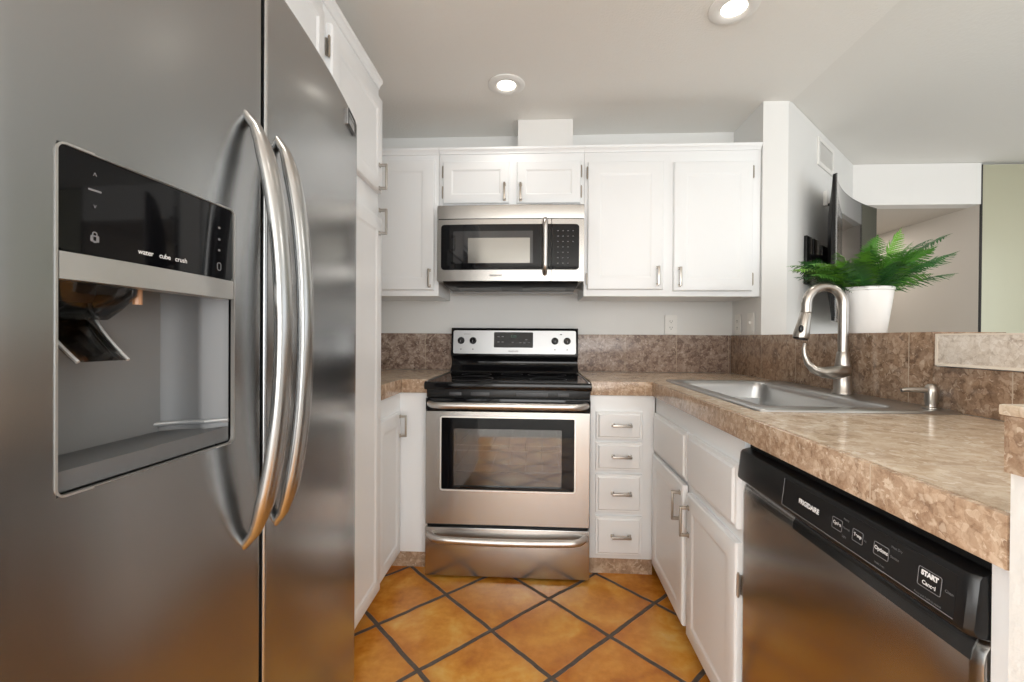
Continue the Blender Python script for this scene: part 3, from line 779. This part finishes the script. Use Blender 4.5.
for xx, z in ((-.225, 1.122), (-.200, 1.122), (-.225, 1.090), (-.200, 1.090), (-.140, 1.088), (-.095, 1.088), (-.070, 1.085), (-.045, 1.088), (-.06, 1.105)):
    mb.rrect(bgp(xx, z)+pn*.0022, X, pv, pn, .013, .004, .001, .0003)
mb.build('button_lettering', M['inkdim'], bg)
mb = MB().text('FRIGIDAIRE', .0115, bgp(-.136, 1.035)+pn*.0012, X, pv, bold=.0002)
for xx in (-.449, -.377, .109, .181):
    mb.rrect(bgp(xx, 1.046)+pn*.0012, X, pv, pn, .008, .006, .001, .0003)
mb.rrect(bgp(-.413, 1.136)+pn*.0012, X, pv, pn, .040, .002, .0006, .0003).rrect(bgp(.145, 1.136)+pn*.0012, X, pv, pn, .012, .006, .001, .0003)
mb.build('lettering', M['inkdark'], bg)
for xx in (-.449, -.377, .109, .181):
    c = bgp(xx, 1.097)
    k = MB().lathe(c, [(.021, 0), (.021, .004), (.0175, .008), (.016, .022), (.014, .024)], 24, pn).build('knob', M['black'], bg)
    MB().fbox(c + pn*.024, X, pv, pn, .0042, .015, .004, .0015).build('knob_grip', M['black'], k)
    MB().fbox(c + pn*.0285 - pv*.006, X, pv, pn, .0012, .006, .0003).build('knob_mark', M['inkdim'], k)
dr = MB().box(x0, x1, 2.022, 2.046, .014, .2375, .004).build('storage_drawer', M['steel_r'], t)
bar_handle(dr, x0+.020, x1-.020, .203, 2.024, .046, .0150, .010)

# ------------------------------------------------------------------ microwave
t = thing('microwave', 'stainless over-the-range microwave with black window hung above the range', 'microwave', (-.14, 2.5, 1.38))
mx0, mx1 = -.527, .2440
MB().box(mx0+.003, mx1-.003, 2.345, YW-.0015, 1.412, 1.8115, .002).build('body', mat('microwave_case_grey', (.30, .29, .28), .45), t)
mb = MB(); rings = []
for k in range(21):
    a = k/20; b = .010*(1-(2*a-1)**2)
    xx = mx0 + (mx1-mx0)*a
    rings.append([(xx, 2.344, 1.739), (xx, 2.321-b, 1.739), (xx, 2.3205-b, 1.742), (xx, 2.3205-b, 1.806), (xx, 2.326-b, 1.8115), (xx, 2.344, 1.8115)])
mb.loft(rings).build('vent_grille', M['steel_m'], t)
def bow(xx): return .010*(1-(2*(xx-mx0)/(mx1-mx0)-1)**2)
def mwslab(xa, xb, za, zb, y, th, n=12):
    mb = MB(); rings = []
    for k in range(n+1):
        xx = xa + (xb-xa)*k/n; f = y - bow(xx)
        rings.append([(xx, f+th, za), (xx, f, za), (xx, f, zb), (xx, f+th, zb)])
    return mb.loft(rings)
md = mwslab(mx0, .0725, 1.412, 1.7345, 2.320, .024).build('door', M['steel_m'], t)
mc = mwslab(.0755, mx1, 1.412, 1.7345, 2.320, .024).build('control_side', M['steel_m'], t)
MB().box(mx0+.004, mx1-.004, 2.330, 2.344, 1.735, 1.7385).build('shadow_gap', M['blackm'], t)
def mwplate(xa, xb, za, zb, y, th, rl, rr_, n=14):
    """bowed plate with rounded corners on the left and or right"""
    mb = MB(); rings = []
    sts = sorted(set([xa + (xb-xa)*k/n for k in range(n+1)] + ([xa + rl*(1-math.cos(math.pi/2*k/6)) for k in range(7)] if rl else []) + ([xb - rr_*(1-math.cos(math.pi/2*k/6)) for k in range(7)] if rr_ else [])))
    for xx in sts:
        d = 0
        if rl and xx < xa+rl: d = rl - math.sqrt(max(0, rl**2-(xa+rl-xx)**2))
        if rr_ and xx > xb-rr_: d = rr_ - math.sqrt(max(0, rr_**2-(xx-xb+rr_)**2))
        f = y - bow(xx)
        rings.append([(xx, f+th, za+d), (xx, f, za+d), (xx, f, zb-d), (xx, f+th, zb-d)])
    return mb.loft(rings)
mwplate(-.506, .0725, 1.470, 1.7075, 2.3175, .004, .018, 0).build('door_glass', M['glassk'], md)
mwplate(.0755, .218, 1.470, 1.7075, 2.3175, .004, 0, .018).build('control_glass', M['glassk'], mc)
mwplate(-.440, -.022, 1.503, 1.672, 2.3168, .002, .004, .004).build('window_screen', mat('microwave_window_tint', (.016, .016, .018), .05, 0, .7), md)
mwplate(-.362, -.037, 1.505, 1.636, 2.3164, .002, .002, .002).build('mesh_screen', M['mwscreen'], md)
hx = .041
pts = []
for k in range(25):
    a = k/24; z = 1.452 + .278*a; e = min(a, 1-a)*.278
    pts.append((hx, 2.312 - .046*(1-max(0, 1-e/.035)**2.2), z))
MB().tube(pts, .0145, 14, ref=(1, 0, 0), oval=.9).build('handle', M['steel_pol'], md, sharp=60)
mb = MB().text('FRIGIDAIRE', .0125, (-.215, 2.3195-bow(-.2), 1.440), X, Z, bold=.0003); mb.build('logo', M['inkdark'], md)
mb = MB()
for r in range(7):
    for c in range(4 if r < 3 else 3):
        xx = .108 + c*.026; z = 1.672 - r*.028
        mb.rrect((xx, 2.3170-bow(xx), z), X, Z, FN, .007, .0035, .001, .0006)
mb.build('button_lettering', M['inkdim'], mc)
mb = MB().prism([(2.330, 1.4115), (2.352, 1.396), (2.62, 1.386), (2.70, 1.388), (2.70, 1.4115)], 'X', mx0+.03, mx1-.03)
ub = mb.build('hood_underside', M['blackp'], t)
for xa, xb in ((-.44, -.20), (-.08, .16)):
    MB().fbox(((xa+xb)/2, 2.49, 1.3885), X, V((0, 1, -.037)).normalized(), V((0, .037, 1)).normalized(), (xb-xa)/2, .07, .0025, .001).build('grease_filter', M['blackp'], ub)
MB().box(mx0+.03, mx1-.03, 2.595, 2.605, 1.374, 1.388).build('hood_lip', mat('hood_lip_grey', (.35, .34, .33), .4), ub)

# ------------------------------------------------------------------ dishwasher
t = thing('dishwasher', 'built-in stainless dishwasher with black control panel under the worktop', 'dishwasher', (.84, .88, 0))
dy0, dy1 = .5685, 1.2055
MB().box(.566, 1.12, dy0+.004, dy1-.004, .02, .842).build('tub', M['blackm'], t)
MB().box(.600, .612, dy0+.004, dy1-.004, 0, .10).box(.612, .9, dy0+.02, dy1-.02, 0, .02).build('toe_panel', M['blackp'], t)
# steel door rolling inward at the top and at both sides
mb = MB(); rings = []
prof = [(.575, .105), (.548, .105), (.545, .109), (.545, .712), (.547, .726), (.553, .738), (.562, .745), (.575, .745)]
ys = [(dy0, .012), (dy0+.003, .005), (dy0+.010, .001), (dy0+.018, 0)] + [(dy0+.018+(dy1-dy0-.036)*k/8, 0) for k in range(1, 8)] + [(dy1-.018, 0), (dy1-.010, .001), (dy1-.003, .005), (dy1, .012)]
for y, d in ys: rings.append([(min(x + d, .575), y, z) for x, z in prof])
ds = mb.loft(rings).build('steel_door', M['steel_d'], t)
# control panel with rolled ends and pocket handle under it
pr = [(.574, .746), (.548, .744), (.536, .747), (.531, .752), (.530, .757), (.5365, .818), (.540, .823), (.552, .827), (.574, .827)]
rings = []
for y, d in ys: rings.append([(min(x + d*(1.6 if x < .56 else 0), .574), y, z) for x, z in pr])
dcp = MB().loft(rings).build('control_panel', M['blackp'], t, sharp=30)
ca, cb = V((.530, 0, .757)), V((.5365, 0, .818)); cv = (cb-ca).normalized(); cn = V((-cv.z, 0, cv.x))
def cpt(y, f): p = ca + (cb-ca)*f; return V((p.x, y, p.z)) + cn*.0004
uN = -Y
MB().fbox((.5335, (.985+.59)/2, .7875), uN, cv, cn, .197, .0275, .0006).build('overlay', M['blackp'], dcp)
mb = MB().fbox(cpt(.982, .5) + cn*.0006, uN, cv, cn, .0006, .0275, .0003).fbox(cpt((.982+.59)/2, .035) + cn*.0006, uN, cv, cn, .196, .0005, .0003)
mb.build('overlay_outline', M['inkdim'], dcp)
mb = MB(); T = lambda s_, size, y, f, b=0, al='CENTER': mb.text(s_, size, cpt(y, f), uN, cv, al, .0009, b)
T('FRIGIDAIRE', .0125, .893, .50, .0006)
T('Cycles', .0075, .811, .52, .0002); T('Temp', .0075, .761, .52, .0002); T('Options', .0080, .711, .52, .0002)
T('START', .0088, .627, .60, .0006); T('Cancel', .0075, .627, .40, .0002)
mb.build('lettering', M['ink'], dcp)
mb = MB()
for y, w_, h_ in ((.811, .026, .020), (.761, .024, .020), (.711, .030, .020), (.627, .036, .026)):
    mb.rrect(cpt(y, .50) + cn*.0006, uN, cv, cn, w_, h_, .003, .0003, ring=.0009)
for y, s_ in ((.796, ('Heavy', 'Normal', 'Light')), (.693, ('Heat Dry', 'Sanitize'))):
    for k, q in enumerate(s_): T(q, .0052, y, .76-.24*k, 0, 'LEFT')
T('Hi', .0052, .746, .5, 0, 'LEFT'); T('Hold 3 sec', .0045, .711, .16); T('lock controls', .0045, .711, .04)
T('Press and hold to cancel', .0042, .627, .10); T('Clean', .0052, .604, .50, 0, 'LEFT')
mb.build('small_lettering', M['inkdim'], dcp)
MB().prism([(.5442, .713), (.5460, .727), (.5520, .7395), (.560, .7455), (.566, .7455), (.566, .713)], 'Y', .583, .968).build('pocket_handle', mat('glossy_black_plastic', (.012, .012, .012), .15), dcp)

# ------------------------------------------------------------------ sink, faucet, soap dispenser
t = thing('sink', 'rectangular stainless drop-in sink set into the worktop', 'sink', (.89, 1.71, .72))
def rloop(xa, xb, ya, yb, r, z, seg=5):
    L = []
    for cx_, cy_, a0 in ((1, 1, 0), (-1, 1, 90), (-1, -1, 180), (1, -1, 270)):
        for k in range(seg+1):
            a = math.radians(a0+90*k/seg)
            L.append(V(((xa+xb)/2 + cx_*((xb-xa)/2-r) + r*math.cos(a), (ya+yb)/2 + cy_*((yb-ya)/2-r) + r*math.sin(a), z)))
    return L
mb = MB()
mb.loft([rloop(.612, 1.1565, 1.254, 2.152, .024, ZT+.0008), rloop(.613, 1.1555, 1.255, 2.151, .024, ZT+.004), rloop(.618, 1.150, 1.260, 2.146, .022, ZT+.0075), rloop(.632, 1.130, 1.288, 2.132, .030, ZT+.0070),
         rloop(.662, 1.040, 1.330, 2.098, .045, ZT+.0055), rloop(.666, 1.036, 1.334, 2.094, .045, ZT+.001), rloop(.669, 1.033, 1.337, 2.091, .048, ZT-.02), rloop(.676, 1.026, 1.345, 2.083, .055, ZT-.165),
         rloop(.690, 1.012, 1.360, 2.068, .060, ZT-.186), rloop(.730, .972, 1.40, 2.03, .05, ZT-.190)], True, False)
bm = mb.bm; bm.faces.new([v for v in bm.verts[-24:]])
mb.build('basin', M['steel_s'], t, sharp=50, fix=True)
MB().lathe((.851, 1.714, ZT-.1899), [(.045, 0), (.043, .003), (.034, .001), (.030, -.002)], 28).build('drain', M['steel_pol'], t)
fxx, fyy, fz = 1.100, 1.655, ZT+.0078
t = thing('faucet', 'brushed nickel gooseneck pull-down faucet standing behind the sink', 'faucet', (fxx, fyy, fz))
MB().lathe((fxx, fyy, fz), [(.033, 0), (.033, .004), (.029, .010), (.0275, .05), (.0255, .10), (.0205, .135), (.0185, .148), (.0175, .15)], 28).build('base', M['nickel'], t, sharp=50)
R_ = .064; ztop = 1.322-.0165-R_
pts = [(fxx, fyy, fz+.148), (fxx, fyy, ztop-.08)] + [(fxx - R_ + R_*math.cos(a), fyy, ztop + R_*math.sin(a)) for a in [math.pi*k/20*1.03 for k in range(21)]]
ang_end = math.pi*1.03
ex, ez = pts[-1][0], pts[-1][2]; tx_, tz_ = -math.sin(ang_end), math.cos(ang_end)
dx_, dz_ = -.16, -.987
pts += [(ex + dx_*.006, fyy, ez + dz_*.02)]
MB().tube(pts, .0165, 18, ref=(0, 1, 0)).build('spout', M['nickel'], t, sharp=60)
p0 = V(pts[-1]); dd = V((-.20, 0, -.98)).normalized()
MB().lathe(p0 - dd*.002, [(.0176, 0), (.0176, .006), (.0165, .008), (.0182, .012), (.0210, .045), (.0245, .075), (.0258, .092), (.0245, .100)], 24, dd).build('spray_head', M['nickel'], t, sharp=50)
MB().lathe(p0 + dd*.098, [(.0228, 0), (.0222, .0045), (.010, .0055), (.001, .0055)], 24, dd).build('spray_face', M['blackp'], t)
o = MB()._sph(p0 + dd*.066 + V((-.014, -.0170, 0)), .011, 10, (.8, .6, 1.5)).build('spray_button', M['blackp'], t)
hp = [(1.098, 1.628, 1.005), (1.085, 1.612, 1.005), (1.060, 1.603, 1.004), (1.030, 1.600, 1.000), (.998, 1.600, 1.000), (.968, 1.602, 1.010), (.947, 1.604, 1.032), (.938, 1.606, 1.060), (.936, 1.607, 1.085), (.940, 1.608, 1.100)]
MB().tube(hp, [.012, .018, .0225, .022, .0185, .0145, .0105, .0080, .0066, .0050], 16).build('lever_handle', M['nickel'], t, sharp=60)
sx_, sy_ = 1.118, 1.318
t = thing('soap_dispenser', 'small brushed nickel soap pump on the sink deck right of the faucet', 'soap dispenser', (sx_, sy_, fz))
MB().lathe((sx_, sy_, fz), [(.021, 0), (.021, .003), (.0145, .006), (.0135, .014), (.0155, .018), (.0155, .048), (.0140, .062), (.008, .068), (.001, .069)], 24).build('pump_body', M['nickel'], t, sharp=45)
MB().tube([(sx_, sy_, fz+.050), (sx_-.03, sy_+.004, fz+.051), (sx_-.062, sy_+.008, fz+.051), (sx_-.074, sy_+.009, fz+.048)], [.009, .0075, .0062, .0054], 12).build('nozzle', M['nickel'], t, sharp=60)

# ------------------------------------------------------------------ potted fern
px, py, pz = 1.230, 1.740, 1.1395
t = thing('potted_fern', 'bright green fern in a white tapered pot on the half wall', 'plant', (px, py, pz))
MB().lathe((px, py, pz), [(.066, 0), (.068, .002), (.088, .155), (.0915, .158), (.092, .166), (.0905, .169), (.086, .168), (.083, .150), (.002, .150)], 40).build('pot', M['pot'], t, sharp=40)
MB().lathe((px, py, pz+.148), [(.082, 0), (.080, .004), (.04, .010), (.001, .012)], 28).build('soil', M['soil'], t)
rng = random.Random(11)
def frond(az, length, rise, droop, m, seed):
    r = random.Random(seed); n = 30
    d = V((math.cos(az), math.sin(az), 0)); p = V((px, py, pz+.150)) + d*r.uniform(.0, .05) + V((-d.y, d.x, 0))*r.uniform(-.03, .03)
    el = rise; pts = []; st = length/n
    for k in range(n+1):
        pts.append(p.copy()); q = d*math.cos(el) + Z*math.sin(el); p = p + q*st
        el -= droop/n*(0.4 + 1.2*k/n)
        d = (d + V((-d.y, d.x, 0))*r.uniform(-.02, .02)).normalized()
    mb = MB(); bm = mb.bm
    mb.tube(pts, [.0016*(1-.75*k/n) for k in range(n+1)], 5)
    roll = r.uniform(-.5, .5)
    for k in range(3, n):
        a = k/n; tg = (pts[k+1]-pts[k-1]).normalized(); sd = tg.cross(Z).normalized(); nn = sd.cross(tg)
        sd, nn = sd*math.cos(roll) + nn*math.sin(roll), nn*math.cos(roll) - sd*math.sin(roll)
        L = .155*length**.6*(math.sin(math.pi*min(1, (a*.93+.12)))**.8)*r.uniform(.85, 1.05) + .003
        L = min(L, .052)
        for sg in (-1, 1):
            dr = (sd*sg*.86 + tg*.5 + nn*r.uniform(-.25, .12)).normalized()
            wv = (tg - dr*tg.dot(dr)).normalized()
            W_ = max(.0026, st*.58); seg = 6; Lf = []; Rt = []
            for j in range(seg*2+1):
                b = j/(seg*2)
                hw = W_*(1-b)**.55*(1.0 if j % 2 == 0 else .62)*(.55 if j == 0 else 1)
                c = pts[k] + dr*L*b - nn*L*.25*b*b
                Lf.append(bm.verts.new(c + wv*hw)); Rt.append(bm.verts.new(c - wv*hw))
            for j in range(seg*2): bm.faces.new((Lf[j], Lf[j+1], Rt[j+1], Rt[j]))
    return mb.build('frond', m, t, fix=False)
F = M['fern']; k = 0
spec = [ # azimuth deg, length, rise deg, droop, green
    (182, .30, 38, 1.0, 1), (172, .27, 50, 1.15, 0), (196, .26, 30, .8, 0), (208, .25, 42, .9, 1), (224, .22, 48, 1.0, 0), (240, .21, 58, .9, 1), (255, .20, 46, .9, 2), (150, .25, 46, 1.0, 2),
    (272, .20, 62, .9, 0), (290, .21, 46, .8, 2), (305, .22, 58, .8, 0), (318, .23, 44, .6, 2), (330, .25, 55, .6, 0), (345, .29, 44, .35, 2), (2, .38, 50, .62, 2), (14, .36, 58, .9, 2), (352, .31, 36, .3, 2),
    (30, .31, 48, .5, 2), (350, .22, 72, .6, 0), (300, .235, 80, .4, 1), (272, .215, 82, .4, 0), (238, .20, 72, .7, 0), (202, .21, 64, .9, 1), (90, .22, 60, 1.0, 2), (120, .22, 52, 1.0, 2), (60, .25, 52, .7, 2),
    (188, .20, 18, .5, 2), (216, .18, 26, .7, 2), (338, .22, 24, .4, 2), (262, .16, 36, .8, 2), (312, .18, 32, .7, 0), (285, .17, 54, 1.0, 1), (176, .21, 60, 1.2, 0), (326, .21, 66, .8, 0),
    (250, .18, 66, .6, 2), (230, .17, 56, .6, 1), (322, .17, 50, .5, 2), (344, .19, 56, .5, 0), (192, .17, 48, .8, 0), (280, .15, 66, .5, 2), (212, .15, 60, .6, 2),
    (184, .25, 52, 1.0, 2), (200, .24, 38, .9, 0), (178, .23, 30, .7, 2), (206, .19, 52, .7, 1), (220, .24, 40, .9, 2), (190, .27, 44, 1.0, 0), (358, .24, 60, .7, 0), (340, .24, 40, .5, 2)]
for az, L, ri, dp_, c in spec:
    frond(math.radians(az), L, math.radians(ri), dp_, F[c], 100+k); k += 1

# ------------------------------------------------------------------ television on its bracket, vent, hook
TN, TF = V((1.555, 2.400, 0)), V((2.235, 3.055, 0))
du_ = (TF-TN).normalized(); nv = V((du_.y, -du_.x, 0)); TL = (TF-TN).length
def tvp(a, z, off=0):  # point on the curved screen
    s_ = .055*(1-(2*a-1)**2)
    p = TN + du_*TL*a - nv*(s_ - off); return V((p.x, p.y, z))
t = thing('television', 'dark curved flat-screen television seen edge-on, on the angled wall', 'television', ((TN.x+TF.x)/2, (TN.y+TF.y)/2, 1.22))
mb = MB(); rings = []
for k in range(25):
    a = k/24; b = .022 + .03*(1-(2*a-1)**4)
    rings.append([tvp(a, 1.215), tvp(a, 1.985), tvp(a, 1.982, -.018), tvp(a, 1.80, -b), tvp(a, 1.38, -b), tvp(a, 1.218, -.018)])
mb.loft(rings).build('case', M['blackp'], t, sharp=40)
mb = MB(); rings = []
for k in range(25):
    a = .035 + .960*k/24
    rings.append([tvp(a, 1.232, -.001), tvp(a, 1.978, -.001), tvp(a, 1.978, .0012), tvp(a, 1.232, .0012)])
mb.loft(rings).build('screen', M['tvscreen'], t)
mb = MB()
mb.loft([[tvp(0, 1.215, -.004), tvp(0, 1.985, -.004), tvp(0, 1.985, .003), tvp(0, 1.215, .003)], [tvp(.035, 1.215, -.004), tvp(.035, 1.985, -.004), tvp(.035, 1.985, .003), tvp(.035, 1.215, .003)]])
mb.build('bezel', M['silver'], t)
t = thing('television_bracket', 'black swing-arm bracket fixing the television to the angled wall', 'bracket', tuple(diag(.36, 1.55)))
MB().fbox(diag(.30, 1.56, .009), D0, Z, ND, .045, .135, .008, .003).fbox(diag(.42, 1.62, .009), D0, Z, ND, .045, .075, .008, .003).build('wall_plate', M['blackp'], t)
tb = tvp(.30, 1.55, -.066)
MB().tube([diag(.30, 1.58, .018), diag(.36, 1.58, .05), tb + Z*.03], .016, 10).tube([diag(.30, 1.53, .018), diag(.38, 1.53, .05), tb - Z*.03], .016, 10).build('arm', M['blackp'], t)
o = MB().fbox(tb, du_, Z, nv, .10, .10, .006, .002).build('mounting_plate', M['blackp'], t)
t = thing('air_vent', 'white slotted air vent high on the angled wall', 'vent', tuple(diag(.64, 2.23)))
MB().rrect(diag(.637, 2.232, .001), D0, Z, ND, .315, .165, .004, .008, ring=.024).build('frame', M['outlet'], t)
mb = MB()
for k in range(8):
    p = diag(.637, 2.232 - .049 + .014*k, .005); q = (Z*.5 + ND*.85).normalized()
    mb.fbox(p, D0, q, D0.cross(q), .133, .0045, .0007)
mb.build('louver', M['outlet'], t)
MB().fbox(diag(.637, 2.232, .0013), D0, Z, ND, .132, .057, .0006).build('backing', mat('vent_grey', (.07, .07, .07), .8), t)
t = thing('wall_hook', 'tiny white wall box on the angled wall below the air vent', 'wall box', tuple(diag(.62, 1.96)))
MB().fbox(diag(.62, 1.975, .012), D0, Z, ND, .020, .045, .011, .003).build('cover', M['outlet'], t)
MB().fbox(diag(.625, 1.935, .030), D0, Z, ND, .015, .006, .008, .002).build('clip', M['dark'], t)

# ------------------------------------------------------------------ outlets and switch
def outlet(name, label, c, u, n, kind):
    t = thing(name, label, 'switch' if kind == 's' else 'outlet', tuple(c)); c = V(c)
    MB().rrect(c, u, Z, n, .072, .117, .005, .005).build('cover_plate', M['outlet'], t)
    if kind == 's':
        MB().rrect(c + n*.005, u, Z, n, .033, .066, .003, .0015).build('rocker', M['outlet'], t)
        MB().fbox(c + n*.010 + Z*.006, u, Z, n, .004, .009, .005, .001).build('toggle', M['outlet'], t)
    else:
        for dz in (.019, -.019):
            r_ = MB().rrect(c + n*.005 + Z*dz, u, Z, n, .034, .028, .010, .002).build('socket', M['outlet'], t)
            mb = MB()
            for du__ in (-.0065, .0065): mb.fbox(c + n*.0072 + Z*(dz+.003) + u*du__, u, Z, n, .0011, .0042, .0004)
            mb.fbox(c + n*.0072 + Z*(dz-.007), u, Z, n, .0022, .0022, .0004)
            mb.build('slots', M['dark'], r_)
    return t
outlet('power_outlet', 'white double power outlet on the back wall above the backsplash', (.807, YW-.0055, 1.2), X, -Y, 'o')
outlet('power_outlet', 'shaded outlet on the short side wall under the right wall cabinet', (XS-.0055, 2.63, 1.2), -Y, -X, 'o')
outlet('light_switch', 'pale light switch on the short side wall beside the white column', (XS-.0055, 2.475, 1.2), -Y, -X, 's')

# ------------------------------------------------------------------ recessed lights
for lx, ly, lab in ((-.155, 2.170, 'round recessed ceiling light above the range'), (.727, 1.702, 'round recessed ceiling light above the sink, cut by the top edge')):
    t = thing('recessed_light', lab, 'ceiling light', (lx, ly, ZC), 'recessed ceiling lights')
    MB().lathe((lx, ly, ZC-.0005), [(.090, 0), (.089, -.004), (.078, -.010), (.056, -.011), (.046, -.005), (.046, -.0005)], 40, cap=False).build('trim_ring', M['outlet'], t)
    MB().lathe((lx, ly, ZC-.0015), [(.0455, 0), (.0455, -.002), (.03, -.004), (.001, -.0045)], 32).build('lamp', M['bulb'], t)
